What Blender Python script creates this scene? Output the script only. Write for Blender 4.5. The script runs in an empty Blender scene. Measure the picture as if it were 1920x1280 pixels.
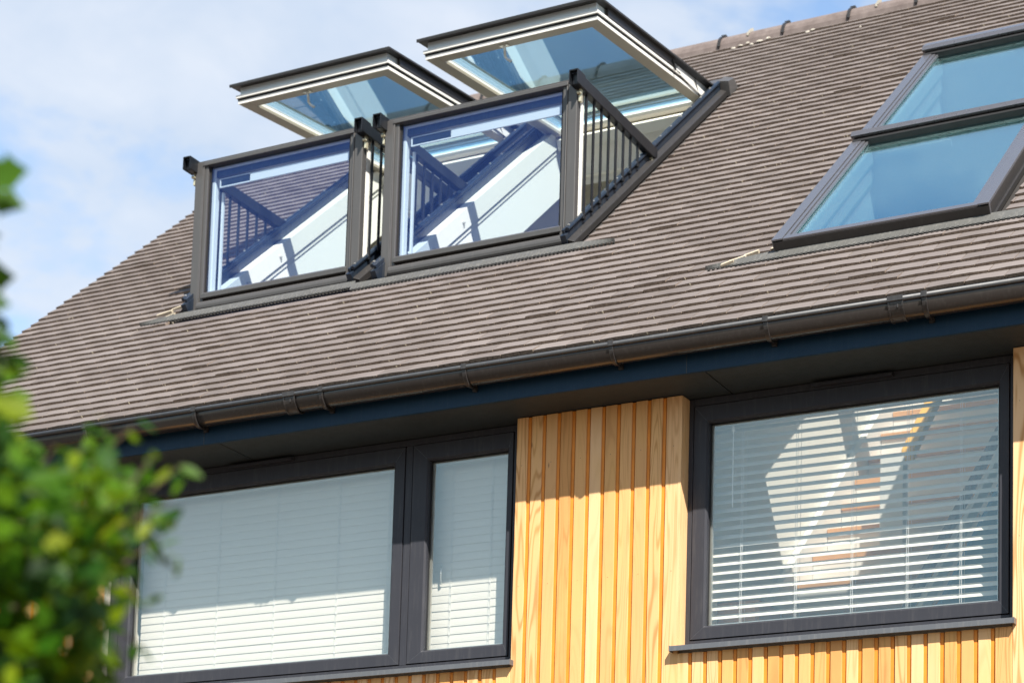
import bpy, math, random
from mathutils import Vector, Matrix
random.seed(7)
R = math.radians
scn = bpy.context.scene
col = scn.collection

# ------------------------------------------------------------------ helpers
class MB:
    """collects faces; build() links them as one mesh object"""
    def __init__(s, frame=None):
        s.v, s.f, s.mi, s.rn, s.fr, s.spans = [], [], [], [], frame or (lambda x, y, z: (x, y, z)), []
    def grp(s, f):
        # vertices of the whole solid a face belongs to
        i = f[0]
        for a, b in s.spans:
            if a <= i < b: return range(a, b)
        return f
    def face(s, pts, mi=0, rn=0.5):
        b = len(s.v)
        s.v += [s.fr(*p) for p in pts]
        s.f.append(tuple(range(b, b + len(pts)))); s.mi.append(mi); s.rn.append(rn)
    def mesh(s, pts, faces, mi=0, rn=0.5):
        b = len(s.v)
        s.v += [s.fr(*p) for p in pts]; s.spans.append((b, len(s.v)))
        for f in faces:
            s.f.append(tuple(b + i for i in f)); s.mi.append(mi); s.rn.append(rn)
    def hexa(s, p, mi=0, rn=0.5, mis=None):
        """p: 8 points, bottom ring 0-3 then top ring 4-7"""
        b = len(s.v)
        s.v += [s.fr(*q) for q in p]; s.spans.append((b, len(s.v)))
        fs = [(0, 3, 2, 1), (4, 5, 6, 7), (0, 1, 5, 4), (1, 2, 6, 5), (2, 3, 7, 6), (3, 0, 4, 7)]
        for i, f in enumerate(fs):
            s.f.append(tuple(b + k for k in f)); s.mi.append(mis[i] if mis else mi); s.rn.append(rn)
    def box(s, x0, x1, y0, y1, z0, z1, mi=0, rn=0.5):
        s.hexa([(x0, y0, z0), (x1, y0, z0), (x1, y1, z0), (x0, y1, z0),
                (x0, y0, z1), (x1, y0, z1), (x1, y1, z1), (x0, y1, z1)], mi, rn)
    def prism(s, prof, x0, x1, mi=0, rn=0.5, axis='x'):
        """prof = (y,z) outline swept along x"""
        n = len(prof)
        if axis == 'x':
            pts = [(x0, a, b) for a, b in prof] + [(x1, a, b) for a, b in prof]
        elif axis == 'y':
            pts = [(a, x0, b) for a, b in prof] + [(a, x1, b) for a, b in prof]
        else:
            pts = [(a, b, x0) for a, b in prof] + [(a, b, x1) for a, b in prof]
        fs = [(i, (i + 1) % n, n + (i + 1) % n, n + i) for i in range(n)]
        fs += [tuple(range(n - 1, -1, -1)), tuple(range(n, 2 * n))]
        s.mesh(pts, fs, mi, rn)
    def tube(s, a, b, r, seg=8, mi=0, r2=None):
        a, b = Vector(a), Vector(b); r2 = r if r2 is None else r2
        d = (b - a).normalized()
        u = d.orthogonal().normalized(); w = d.cross(u)
        pts = []
        for p, rr in ((a, r), (b, r2)):
            for i in range(seg):
                t = 2 * math.pi * i / seg
                pts.append(tuple(p + u * math.cos(t) * rr + w * math.sin(t) * rr))
        fs = [(i, (i + 1) % seg, seg + (i + 1) % seg, seg + i) for i in range(seg)]
        fs += [tuple(range(seg - 1, -1, -1)), tuple(range(seg, 2 * seg))]
        s.mesh(pts, fs, mi)
    def build(s, name, mats, parent=None, bevel=0.0, smooth=False, label=None, split=None):
        if split is not None:
            res = None
            for side in (0, 1):
                q = MB(); 
                for f, mi, rn in zip(s.f, s.mi, s.rn):
                    xs = [s.v[i][0] for i in s.grp(f)]
                    if ((sum(xs) / len(xs)) > split) == bool(side):
                        b = len(q.v); q.v += [s.v[i] for i in f]; q.f.append(tuple(range(b, b + len(f)))); q.mi.append(mi); q.rn.append(rn)
                if q.f: res = q.build(name, mats, parent, bevel, True, label); 
                if q.f and not smooth: res.data.polygons.foreach_set('use_smooth', [False] * len(res.data.polygons))
            return res
        me = bpy.data.meshes.new(name)
        me.from_pydata(s.v, [], s.f)
        if not isinstance(mats, (list, tuple)): mats = [mats]
        for m in mats: me.materials.append(m)
        me.polygons.foreach_set('material_index', s.mi)
        at = me.attributes.new('rnd', 'FLOAT', 'FACE')
        at.data.foreach_set('value', s.rn)
        me.update()
        import bmesh
        bm = bmesh.new(); bm.from_mesh(me)
        if smooth: bmesh.ops.remove_doubles(bm, verts=bm.verts, dist=1e-5)
        bmesh.ops.recalc_face_normals(bm, faces=bm.faces)
        bm.to_mesh(me); bm.free()
        if smooth: me.polygons.foreach_set('use_smooth', [True] * len(me.polygons))
        o = bpy.data.objects.new(name, me); col.objects.link(o)
        o.parent = parent
        if bevel:
            b = o.modifiers.new('edge', 'BEVEL'); b.width = bevel; b.segments = 2; b.limit_method = 'ANGLE'; b.angle_limit = R(40)
        if label: o['label'] = label
        return o

def tag(o, label=None, cat=None, group=None, kind=None):
    for k, v in (('label', label), ('category', cat), ('group', group), ('kind', kind)):
        if v: o[k] = v
    return o
def empty(name, loc=(0, 0, 0), parent=None, label=None):
    o = bpy.data.objects.new(name, None); col.objects.link(o); o.location = loc
    o.parent = parent; o.empty_display_size = .1
    if label: o['label'] = label
    return o

# ------------------------------------------------------------------ materials
def mat(name):
    m = bpy.data.materials.new(name); m.use_nodes = True
    nt = m.node_tree; nt.nodes.clear()
    return m, nt, nt.nodes, nt.links
def out(nt, sh):
    o = nt.nodes.new('ShaderNodeOutputMaterial'); nt.links.new(sh, o.inputs[0])
def ramp(nt, fac, stops):
    r = nt.nodes.new('ShaderNodeValToRGB'); nt.links.new(fac, r.inputs[0])
    e = r.color_ramp.elements
    while len(e) < len(stops): e.new(.5)
    for i, (p, c) in enumerate(stops):
        e[i].position = p; e[i].color = tuple(c) + (1,) if len(c) == 3 else c
    return r.outputs[0]
def noise(nt, vec, scale, detail=4, rough=.6, dist=0):
    n = nt.nodes.new('ShaderNodeTexNoise'); n.inputs['Scale'].default_value = scale
    n.inputs['Detail'].default_value = detail; n.inputs['Roughness'].default_value = rough
    n.inputs['Distortion'].default_value = dist
    if vec is not None: nt.links.new(vec, n.inputs['Vector'])
    return n.outputs['Fac']
def coord(nt, scale=(1, 1, 1), kind='Object', rot=(0, 0, 0)):
    t = nt.nodes.new('ShaderNodeTexCoord'); m = nt.nodes.new('ShaderNodeMapping')
    m.inputs['Scale'].default_value = scale; m.inputs['Rotation'].default_value = rot
    nt.links.new(t.outputs[kind], m.inputs[0]); return m.outputs[0]
def mixc(nt, a, b, fac, mode='MIX'):
    m = nt.nodes.new('ShaderNodeMix'); m.data_type = 'RGBA'; m.blend_type = mode
    for s, v in ((m.inputs[6], a), (m.inputs[7], b), (m.inputs[0], fac)):
        if isinstance(v, (tuple, list)): s.default_value = tuple(v) + (1,)
        elif isinstance(v, (int, float)): s.default_value = v
        else: nt.links.new(v, s)
    return m.outputs[2]
def mth(nt, op, a, b=0.0):
    m = nt.nodes.new('ShaderNodeMath'); m.operation = op
    for s, v in ((m.inputs[0], a), (m.inputs[1], b)):
        if isinstance(v, (int, float)): s.default_value = v
        else: nt.links.new(v, s)
    return m.outputs[0]
def bsdf(nt, color, rough=.5, metal=0.0, spec=.5, bump=None, bstr=.2, bdist=.002):
    p = nt.nodes.new('ShaderNodeBsdfPrincipled')
    for k, v in (('Base Color', color), ('Roughness', rough), ('Metallic', metal), ('Specular IOR Level', spec)):
        if isinstance(v, (tuple, list)): p.inputs[k].default_value = tuple(v) + (1,)
        elif isinstance(v, (int, float)): p.inputs[k].default_value = v
        else: nt.links.new(v, p.inputs[k])
    if bump is not None:
        b = nt.nodes.new('ShaderNodeBump'); b.inputs['Strength'].default_value = bstr; b.inputs['Distance'].default_value = bdist
        nt.links.new(bump, b.inputs['Height']); nt.links.new(b.outputs[0], p.inputs['Normal'])
    return p.outputs[0]
def paint(name, c, rough=.4, metal=0.0, var=.12, dust=0.0, spec=.5, dustc=(.35, .33, .30), bump=True):
    """painted or coated surface with slight blotches and optional dust runs"""
    m, nt, N, L = mat(name)
    v = coord(nt)
    n = noise(nt, v, 7, 6, .65)
    cc = mixc(nt, tuple(x * (1 - var) for x in c), tuple(min(1, x * (1 + var)) for x in c), n)
    if dust:
        st = noise(nt, coord(nt, (60, 60, 5)), 1.0, 5, .7)
        f = mth(nt, 'MULTIPLY', ramp(nt, st, [(.52, (0, 0, 0)), (.75, (1, 1, 1))]), dust)
        cc = mixc(nt, cc, dustc, f)
    rr = mth(nt, 'ADD', mth(nt, 'MULTIPLY', noise(nt, v, 25, 4), .18), rough - .09)
    out(nt, bsdf(nt, cc, rr, metal, spec, bump=noise(nt, v, 90, 3) if bump else None, bstr=.04))
    return m
M = {}
M['anthracite'] = paint('anthracite_window_frame', (.036, .037, .045), .48, 0, .10, .07, .25)
M['gutter'] = paint('dark_grey_gutter_plastic', (.024, .021, .020), .22, 0, .12, .04, .6)
M['gutter_lip'] = paint('gutter_bracket_plastic', (.032, .029, .028), .34, 0, .10, .08)
M['fascia'] = paint('navy_fascia_board', (.005, .028, .060), .5, 0, .10, .03, .25)
M['soffit'] = paint('dark_grey_soffit_board', (.040, .047, .050), .6, 0, .12, .04, .2)
M['taupe'] = paint('warm_grey_lacquered_metal', (.082, .079, .077), .42, .15, .05, .06)
M['taupe_dark'] = paint('dark_grey_lacquered_metal', (.036, .034, .033), .40, .2, .08, .05)
M['cover'] = paint('skylight_cover_metal', (.19, .19, .205), .28, .6, .03, 0, bump=False)
M['underside_shade'] = paint('white_timber_painted_shade', (.37, .33, .265), .5, 0, .05)  # darker tone paints the underside shade onto the white sash
M['black'] = paint('black_coated_metal', (.012, .014, .018), .32, .2, .1, .06)
M['navy'] = paint('blue_black_side_rail', (.016, .026, .042), .35, .2, .1, .1)
M['white'] = paint('white_lacquered_timber', (.80, .79, .74), .42, 0, .03, .05, .4, (.6, .58, .5))
M['plaster'] = paint('cream_interior_plaster', (.87, .84, .75), .8, 0, .03, 0, .2)
M['lining'] = paint('white_lining_board', (.82, .82, .79), .55, 0, .02, 0, .3)
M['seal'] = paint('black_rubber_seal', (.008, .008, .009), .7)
M['sill'] = paint('grey_aluminium_sill', (.13, .135, .145), .40, .3, .08, .25)
M['bare'] = paint('bare_aluminium', (.62, .62, .58), .35, .7, .05)
M['brass'] = paint('pale_zinc_hinge', (.62, .58, .42), .42, .5, .15)
M['tread'] = paint('stained_wooden_tread', (.64, .33, .12), .45, 0, .2)
M['rail'] = paint('oak_rail_sunlit_tone', (.85, .47, .07), .40, 0, .15)  # sunlight on the timber painted in as a golden base colour
M['darkwood'] = paint('dark_stained_handrail', (.13, .075, .05), .45, 0, .2)
M['brown'] = paint('brown_cupboard', (.66, .33, .17), .5, 0, .12)
M['apron'] = paint('pleated_grey_flashing', (.10, .10, .094), .6, .1, .2, .3)
M['comb'] = paint('dark_comb_filler', (.030, .030, .028), .6, 0, .2, .2)
M['deck'] = paint('dark_roof_felt', (.025, .022, .02), .9)
M['carpet'] = paint('grey_interior_floor', (.30, .30, .30), .9, 0, .1)
M['mortar'] = paint('pale_mortar', (.46, .40, .30), .9, 0, .2)
M['blueshade'] = paint('blue_shade_panel', (.03, .19, .42), .5)
M['dropping'] = paint('grey_white_smear', (.40, .37, .31), .9, 0, .2)
M['lip'] = paint('satin_gutter_lip', (.055, .058, .062), .5, 0, .1, .1, .6)
M['cool'] = paint('pale_grey_sash_core', (.60, .66, .70), .4, .2, .03)
M['cord'] = paint('white_blind_cord', (.78, .78, .76), .8)

def mk_wood():
    m, nt, N, L = mat('cedar_cladding')
    at = N.new('ShaderNodeAttribute'); at.attribute_name = 'rnd'
    rnd = at.outputs['Fac']
    t = N.new('ShaderNodeTexCoord')
    sp = N.new('ShaderNodeSeparateXYZ'); L.new(t.outputs['Object'], sp.inputs[0])
    cb = N.new('ShaderNodeCombineXYZ')
    L.new(mth(nt, 'ADD', sp.outputs[0], mth(nt, 'MULTIPLY', rnd, 37.0)), cb.inputs[0])
    L.new(sp.outputs[1], cb.inputs[1])
    L.new(mth(nt, 'ADD', sp.outputs[2], mth(nt, 'MULTIPLY', rnd, 91.0)), cb.inputs[2])
    mp = N.new('ShaderNodeMapping'); mp.inputs['Scale'].default_value = (9, 9, .75); L.new(cb.outputs[0], mp.inputs[0])
    low = noise(nt, mp.outputs[0], 1.0, 2, .45, .4)
    rings = N.new('ShaderNodeMath'); rings.operation = 'SINE'
    L.new(mth(nt, 'MULTIPLY', low, 95.0), rings.inputs[0])
    ring = mth(nt, 'MULTIPLY', mth(nt, 'ADD', rings.outputs[0], 1.0), .5)
    ringm = ramp(nt, ring, [(.0, (1, 1, 1)), (.30, (.25, .25, .25)), (.6, (0, 0, 0)), (1, (0, 0, 0))])
    mp2 = N.new('ShaderNodeMapping'); mp2.inputs['Scale'].default_value = (260, 260, 4); L.new(cb.outputs[0], mp2.inputs[0])
    fib = noise(nt, mp2.outputs[0], 1.0, 3, .6)
    wr = N.new('ShaderNodeTexWhiteNoise'); wr.noise_dimensions = '1D'; L.new(rnd, wr.inputs['W'])
    base = ramp(nt, wr.outputs['Value'], [(0, (.60, .27, .080)), (.3, (.78, .42, .165)), (.55, (.88, .57, .31)), (.8, (.68, .33, .105)), (1, (.85, .52, .25))])
    sel = ramp(nt, mth(nt, 'FRACT', mth(nt, 'MULTIPLY', wr.outputs['Value'], 7.3)), [(.25, (.15, .15, .15)), (.75, (.95, .95, .95))])
    cc = mixc(nt, base, (.46, .20, .055), mth(nt, 'MULTIPLY', mth(nt, 'MULTIPLY', ringm, sel), .85))
    cc = mixc(nt, cc, (.56, .29, .10), mth(nt, 'MULTIPLY', fib, .30))
    # large blotches of oil and sparse knots
    bl = noise(nt, coord(nt, (5, 5, 1.6)), 1.3, 4)
    cc = mixc(nt, cc, (.78, .46, .15), mth(nt, 'MULTIPLY', ramp(nt, bl, [(.45, (0, 0, 0)), (.7, (1, 1, 1))]), .42))
    vo = N.new('ShaderNodeTexVoronoi'); vo.inputs['Scale'].default_value = 2.3
    mp3 = N.new('ShaderNodeMapping'); mp3.inputs['Scale'].default_value = (3.2, .1, 1.0); L.new(cb.outputs[0], mp3.inputs[0]); L.new(mp3.outputs[0], vo.inputs['Vector'])
    kn = ramp(nt, vo.outputs['Distance'], [(.0, (1, 1, 1)), (.028, (.9, .9, .9)), (.05, (0, 0, 0))])
    cc = mixc(nt, cc, (.10, .035, .012), kn)
    out(nt, bsdf(nt, cc, .62, 0, .3, bump=mixc(nt, fib, ringm, .4), bstr=.18, bdist=.001))
    return m
M['wood'] = mk_wood()
M['tongue'] = paint('cedar_groove_painted_glow', (.74, .24, .018), .6, 0, .40)  # saturated orange paints the bounce-lit glow of the grooves

def mk_tile():
    m, nt, N, L = mat('clay_roof_tile')
    at = N.new('ShaderNodeAttribute'); at.attribute_name = 'rnd'
    base = ramp(nt, at.outputs['Fac'], [(0, (.104, .089, .083)), (.35, (.138, .119, .112)), (.6, (.162, .141, .134)), (.85, (.122, .104, .097)), (1, (.190, .166, .155))])
    n = noise(nt, coord(nt), 9, 6, .7)
    cc = mixc(nt, base, (.22, .19, .178), mth(nt, 'MULTIPLY', n, .5))
    big = noise(nt, coord(nt), .9, 4, .6)
    cc = mixc(nt, cc, (.105, .087, .079), mth(nt, 'MULTIPLY', ramp(nt, big, [(.42, (0, 0, 0)), (.68, (1, 1, 1))]), .55))
    g = noise(nt, coord(nt), 160, 3, .7)
    cc = mixc(nt, cc, (.33, .28, .24), mth(nt, 'MULTIPLY', ramp(nt, g, [(.62, (0, 0, 0)), (.75, (1, 1, 1))]), .5))
    out(nt, bsdf(nt, cc, .82, 0, .25, bump=g, bstr=.35, bdist=.001))
    return m
def mk_butt():
    m, nt, N, L = mat('weathered_tile_edge')
    g = noise(nt, coord(nt), 75, 5, .75)
    cc = ramp(nt, g, [(.30, (.07, .053, .042)), (.45, (.21, .163, .13)), (.60, (.28, .222, .175)), (.70, (.36, .29, .21)), (.84, (.48, .40, .28))])
    out(nt, bsdf(nt, cc, .9, 0, .15, bump=g, bstr=.6, bdist=.002))
    return m
M['tile'] = mk_tile(); M['butt'] = mk_butt()
def mk_ridge():
    m, nt, N, L = mat('concrete_ridge_tile')
    n = noise(nt, coord(nt), 14, 6, .7)
    cc = ramp(nt, n, [(.3, (.125, .10, .092)), (.6, (.18, .148, .137)), (.75, (.23, .19, .175))])
    out(nt, bsdf(nt, cc, .85, 0, .2, bump=n, bstr=.3))
    return m
M['ridge'] = mk_ridge()

def mk_glass(name, tint, graze, refl, base_r, power=5.0, rough=0.0):
    """one face of a thin sealed unit: tinted transmission (deeper at grazing angles) and a Schlick reflection"""
    m, nt, N, L = mat(name)
    lw = N.new('ShaderNodeLayerWeight'); lw.inputs['Blend'].default_value = .5
    tr = N.new('ShaderNodeBsdfTransparent')
    L.new(mixc(nt, tint, graze, ramp(nt, lw.outputs['Facing'], [(.25, (0, 0, 0)), (.80, (1, 1, 1))])), tr.inputs[0])
    gl = N.new('ShaderNodeBsdfGlossy'); gl.inputs['Roughness'].default_value = rough; gl.inputs['Color'].default_value = refl + (1,)
    f = mth(nt, 'POWER', lw.outputs['Facing'], power)
    f = mth(nt, 'ADD', mth(nt, 'MULTIPLY', f, 1 - base_r), base_r)
    mx = N.new('ShaderNodeMixShader'); L.new(f, mx.inputs[0]); L.new(tr.outputs[0], mx.inputs[1]); L.new(gl.outputs[0], mx.inputs[2])
    out(nt, mx.outputs[0]); return m
M['glass'] = mk_glass('casement_glass', (.99, .985, .975), (.95, .97, .95), (.76, .94, 1.0), .098, 4.5)
M['glass_balcony'] = mk_glass('blue_coated_balcony_glass', (.91, .955, .97), (.7, .8, .95), (.22, .34, .95), .066, 4.0)
M['glass_sash'] = mk_glass('tinted_sash_glass', (.955, .985, .965), (.24, .48, .68), (.80, .95, .97), .05, 3.4)
M['glass_sky'] = mk_glass('skylight_glass', (.975, .985, .975), (.72, .86, .90), (.68, .97, 1.0), .24, 2.2)

def mk_slat():
    m, nt, N, L = mat('white_blind_slat')
    p = N.new('ShaderNodeBsdfPrincipled'); p.inputs['Base Color'].default_value = (.86, .83, .765, 1); p.inputs['Roughness'].default_value = .4
    tl = N.new('ShaderNodeBsdfTranslucent'); tl.inputs[0].default_value = (.75, .73, .65, 1)
    mx = N.new('ShaderNodeMixShader'); mx.inputs[0].default_value = .22
    L.new(p.outputs[0], mx.inputs[1]); L.new(tl.outputs[0], mx.inputs[2]); out(nt, mx.outputs[0]); return m
M['slat'] = mk_slat()
def mk_leaf():
    m, nt, N, L = mat('glossy_green_leaf')
    at = N.new('ShaderNodeAttribute'); at.attribute_name = 'rnd'
    cc = ramp(nt, at.outputs['Fac'], [(0, (.003, .018, .002)), (.3, (.014, .066, .002)), (.55, (.055, .130, .001)), (.85, (.13, .175, .001)), (1, (.16, .19, .002))])
    p = N.new('ShaderNodeBsdfPrincipled'); L.new(cc, p.inputs['Base Color']); p.inputs['Roughness'].default_value = .5; p.inputs['Specular IOR Level'].default_value = .18
    tl = N.new('ShaderNodeBsdfTranslucent'); L.new(mixc(nt, cc, (.25, .42, .01), .5), tl.inputs[0])
    mx = N.new('ShaderNodeMixShader'); mx.inputs[0].default_value = .35
    L.new(p.outputs[0], mx.inputs[1]); L.new(tl.outputs[0], mx.inputs[2]); out(nt, mx.outputs[0]); return m
M['leaf'] = mk_leaf()
def mk_simple_noise(name, a, b, s):
    m, nt, N, L = mat(name)
    out(nt, bsdf(nt, mixc(nt, a, b, noise(nt, coord(nt), s, 6, .7)), .9, 0, .2)); return m
M['bark'] = mk_simple_noise('brown_bark', (.05, .035, .02), (.16, .12, .08), 18)
M['paving'] = mk_simple_noise('brown_gravel', (.075, .058, .044), (.12, .095, .07), 3)
M['render'] = mk_simple_noise('house_render', (.45, .43, .38), (.55, .52, .46), 5)

# ------------------------------------------------------------------ frames of reference
TH = 0.7119097; CT, ST = math.cos(TH), math.sin(TH)
Y0, Z0 = -0.29, 1.3838          # eaves point of the tiled plane
def RF(x, s, n): return (x, Y0 + s * CT - n * ST, Z0 + s * ST + n * CT)
ZS = 1.173                      # soffit
GROUND = -3.72
D = 0.08                        # window frame set-back

house = empty('house', (0, 0, GROUND))
house.location = (0, 0, 0)
tag(house, 'cedar clad house with brown tiled roof, open roof balconies and dark grey windows', 'house')

# ------------------------------------------------------------------ structure: wall with window openings
XL, XR = -4.0, 3.7
def panel(mb, xr, sr, holes, f, mi=0):
    """rectangle with rectangular holes, thin box pieces; f(mb,x0,x1,s0,s1)"""
    xs = sorted(set([xr[0], xr[1]] + [h[0] for h in holes] + [h[1] for h in holes]))
    for a, b in zip(xs, xs[1:]):
        hs = sorted([(h[2], h[3]) for h in holes if h[0] <= a + 1e-6 and h[1] >= b - 1e-6])
        cur = sr[0]
        for s0, s1 in hs:
            if s0 > cur: f(mb, a, b, cur, s0)
            cur = max(cur, s1)
        if cur < sr[1]: f(mb, a, b, cur, sr[1])
LW = (-2.47, 0.0); RW = (0.858, 2.385)
w = MB()
panel(w, (XL, XR), (GROUND, ZS + .05), [(LW[0] - .012, LW[1] + .016, -.01, ZS + .02), (RW[0] - .020, RW[1] + .018, -.01, ZS + .02)],
      lambda mb, a, b, z0, z1: mb.box(a, b, .032, .30, z0, z1))
w.build('wall', M['render'], house, label='rendered wall behind the cedar boards')
w = MB()
gp = [(.301, GROUND), (4.45, GROUND), (7.9, GROUND), (7.9, 1.35), (4.13, 4.88), (.301, 1.60)]
for x0 in (XL, XR - .12):
    w.prism(gp, x0, x0 + .12)
w.box(XL + .12, XR - .12, 7.7, 7.9, GROUND, 1.30)
w.build('gable_wall', M['render'], house, split=0.0)

# interior
w = MB()
w.box(.80, .878, .302, 4.3, -1.0, 1.90)            # stair wall seen through the right window, lower part
w.hexa([(.80, .302, 1.90), (.878, .302, 1.90), (.878, 4.3, 1.90), (.80, 4.3, 1.90),
        (.80, .75, 1.955), (.878, .75, 1.955), (.878, 4.3, 5.0), (.80, 4.3, 5.0)])
w.build('partition_wall', M['plaster'], house)
w = MB()
w.box(XL + .12, XR - .12, 3.9, 4.02, -1.0, 5.0)
w.build('inner_wall', M['plaster'], house)
w = MB()
w.box(XL + .12, .80, .302, 3.9, 1.22, 1.30)
w.box(XL + .12, XR - .12, .302, 3.9, -1.1, -1.0)
w.build('interior_floor', M['carpet'], house)

# ------------------------------------------------------------------ roof
CB = [dict(cx=-.785, h=.595, s0=1.46, s1=4.16), dict(cx=-2.10, h=.575, s0=1.49, s1=4.16)]
SK = [dict(x0=1.19, x1=2.215, s0=.76, s1=2.24), dict(x0=1.19, x1=2.215, s0=2.27, s1=3.80)]
holes = [(c['cx'] - c['h'] + .03, c['cx'] + c['h'] - .03, c['s0'] + .06, c['s1'] - .06) for c in CB] + \
        [(k['x0'] + .07, k['x1'] - .07, k['s0'] + .07, k['s1'] - .09) for k in SK]
roof = MB(RF)
panel(roof, (XL - .05, XR + .05), (.05, 5.60), holes, lambda mb, a, b, s0, s1: mb.box(a, b, s0, s1, -.06, -.012))
roof.box(XL - .05, XR + .05, .0, .05, -.05, -.012)
# rear slope
yr, zr = RF(0, 5.60, -.02)[1:]
roof.fr = lambda x, y, z: (x, y, z)
roof.hexa([(XL - .05, yr, zr - .06), (XR + .05, yr, zr - .06), (XR + .05, 8.1, 1.2), (XL - .05, 8.1, 1.2),
           (XL - .05, yr, zr), (XR + .05, yr, zr), (XR + .05, 8.1, 1.26), (XL - .05, 8.1, 1.26)])
roof = roof.build('roof', M['deck'], house)

tl = MB(RF)
GA, TW = .0995, .168
cut = [(c['cx'] - c['h'] - .075, c['cx'] + c['h'] + .075, c['s0'] - .02, c['s1'] + .16) for c in CB] + \
      [(SK[0]['x0'] - .045, SK[0]['x1'] + .045, SK[0]['s0'] - .03, SK[1]['s1'] + .11)]
k = 0
s = -.062
while s < 5.50:
    off = (TW / 2 if k % 2 else 0) + random.uniform(-.004, .004)
    x = -4.11 + (0 if off < .05 else 0) - (off if k % 2 else 0)
    wav = random.uniform(-.0015, .0015)
    while x < XR + .06:
        a, b = x + .0016, x + TW - .0016
        a = max(a, -4.095 + random.uniform(-.006, .006)); b = min(b, XR + .08)
        segs = [(a, b)]
        for (h0, h1, q0, q1) in cut:
            if s + .03 < q1 and s + GA - .02 > q0:
                ns = []
                for (p, q) in segs:
                    if q <= h0 or p >= h1: ns.append((p, q)); continue
                    if p < h0: ns.append((p, h0))
                    if q > h1: ns.append((h1, q))
                segs = ns
        rn = random.random()
        j = random.uniform(-.0014, .0014) + wav; up = abs(random.gauss(0, .0008)); tw = random.uniform(-.0011, .0011)
        if random.random() < .03: up += .004
        for (p, q) in segs:
            if q - p < .012: continue
            e = GA + .006
            t = .0145 + up
            xm = (p + q) / 2; cam_ = .0012
            # slightly cambered slab: three columns
            cols = [(p, -cam_ - tw), (xm, cam_ * .6), (q, -cam_ + tw)]
            for (xa, na), (xb, nb) in zip(cols, cols[1:]):
                tl.hexa([(xa, s + j, .0 + na), (xb, s + j, .0 + nb), (xb, s + e, -.010), (xa, s + e, -.010),
                         (xa, s + j, t + na), (xb, s + j, t + nb), (xb, s + e, .0015), (xa, s + e, .0015)],
                        rn=rn, mis=[1, 0, 1, 1, 1, 1])
        x += TW
    s += GA; k += 1
# cut tile ends along the skylight and balconies
k = 0; s = -.062
while s < 5.5:
    for (xa, s0, s1, sg) in ((SK[0]['x0'] - .045, .74, 3.85, -1),):
        if s0 < s < s1:
            L2 = random.uniform(.008, .026)
            tl.hexa([(xa - .002, s + .004, .004), (xa + L2, s + .010 + random.uniform(0, .01), .004), (xa + L2, s + .03, .004), (xa - .002, s + .04, .004),
                      (xa - .002, s + .001, .019), (xa + L2, s + .006, .018), (xa + L2, s + .03, .014), (xa - .002, s + .04, .014)], 2)
    s += GA
for (x, s_, w_) in ((-2.80, 1.60, .10), (-2.76, 1.66, .07), (-2.74, 1.53, .06), (1.10, .79, .07), (1.05, .74, .08), (1.0, .71, .06)):
    tl.hexa([(x - w_, s_ - .02, .018), (x, s_, .018), (x, s_ + .02, .018), (x - w_, s_ + .002, .018),
              (x - w_, s_ - .02, .027), (x, s_, .034), (x, s_ + .02, .034), (x - w_, s_ + .002, .027)], 2)

tl.build('roof_tiling', [M['tile'], M['butt'], M['mortar']], roof)

# crumbs of moss and mortar caught under the tile edges
cr = MB(RF)
for i in range(330):
    kx = random.randrange(55); sx = -.062 + kx * GA
    x = random.uniform(-4.05, 2.6)
    if any(h0 < x < h1 and q0 < sx + .02 < q1 for (h0, h1, q0, q1) in cut): continue
    r = random.uniform(.0015, .004) * (1.5 if random.random() < .06 else 1)
    cr.box(x, x + r * random.uniform(.8, 2.2), sx - r * 1.2, sx - .001, .004, .008 + r * 1.6)
tag(cr.build('moss_crumbs', M['mortar'], roof), kind='stuff')

# ridge
SR = 5.545
def ridge_y(): return RF(0, SR, 0)
ry, rz = RF(0, 5.60, 0)[1:]
RZC = rz - .075
x = -4.10; i = 0
ridge_len = .452
x = -.632 - ridge_len * 8
while x < XR:
    rt = MB()
    n = 12; pts = []
    x1 = x + ridge_len - .006
    for xx, rr in ((x, .121), (x1, .120)):
        for kk in range(n + 1):
            t = R(-8 + 196 * kk / n)
            pts.append((xx, ry - math.cos(t) * rr, RZC + math.sin(t) * rr * .92))
    for xx, rr in ((x, .106), (x1, .105)):
        for kk in range(n + 1):
            t = R(-8 + 196 * kk / n)
            pts.append((xx, ry - math.cos(t) * rr, RZC + math.sin(t) * rr * .92))
    m1 = n + 1
    fs = [(kk, kk + 1, m1 + kk + 1, m1 + kk) for kk in range(n)]
    fs += [(2 * m1 + kk, 2 * m1 + kk + 1, 3 * m1 + kk + 1, 3 * m1 + kk) for kk in range(n)]
    fs += [(kk, kk + 1, 2 * m1 + kk + 1, 2 * m1 + kk) for kk in range(n)]
    fs += [(m1 + kk, m1 + kk + 1, 3 * m1 + kk + 1, 3 * m1 + kk) for kk in range(n)]
    fs += [(0, m1, 3 * m1, 2 * m1), (n, m1 + n, 3 * m1 + n, 2 * m1 + n)]
    rt.mesh(pts, fs)
    if x > -4.2 + .1: rt.build('ridge_tile', M['ridge'], roof)
    if x > -4.0:
        cl = MB()
        pr = []
        for kk in range(9):
            t = R(2 + 90 * kk / 8); pr.append((ry - math.cos(t) * .131, RZC + math.sin(t) * .131 * .92))
        for kk in range(8, -1, -1):
            t = R(2 + 90 * kk / 8); pr.append((ry - math.cos(t) * .126, RZC + math.sin(t) * .126 * .92))
        cl.prism(pr, x - .012, x + .010)
        cl.box(x - .018, x + .016, ry - .045, ry + .01, RZC + .108, RZC + .125)
        cl.build('ridge_clip', M['taupe_dark'], roof)
    x += ridge_len
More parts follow.
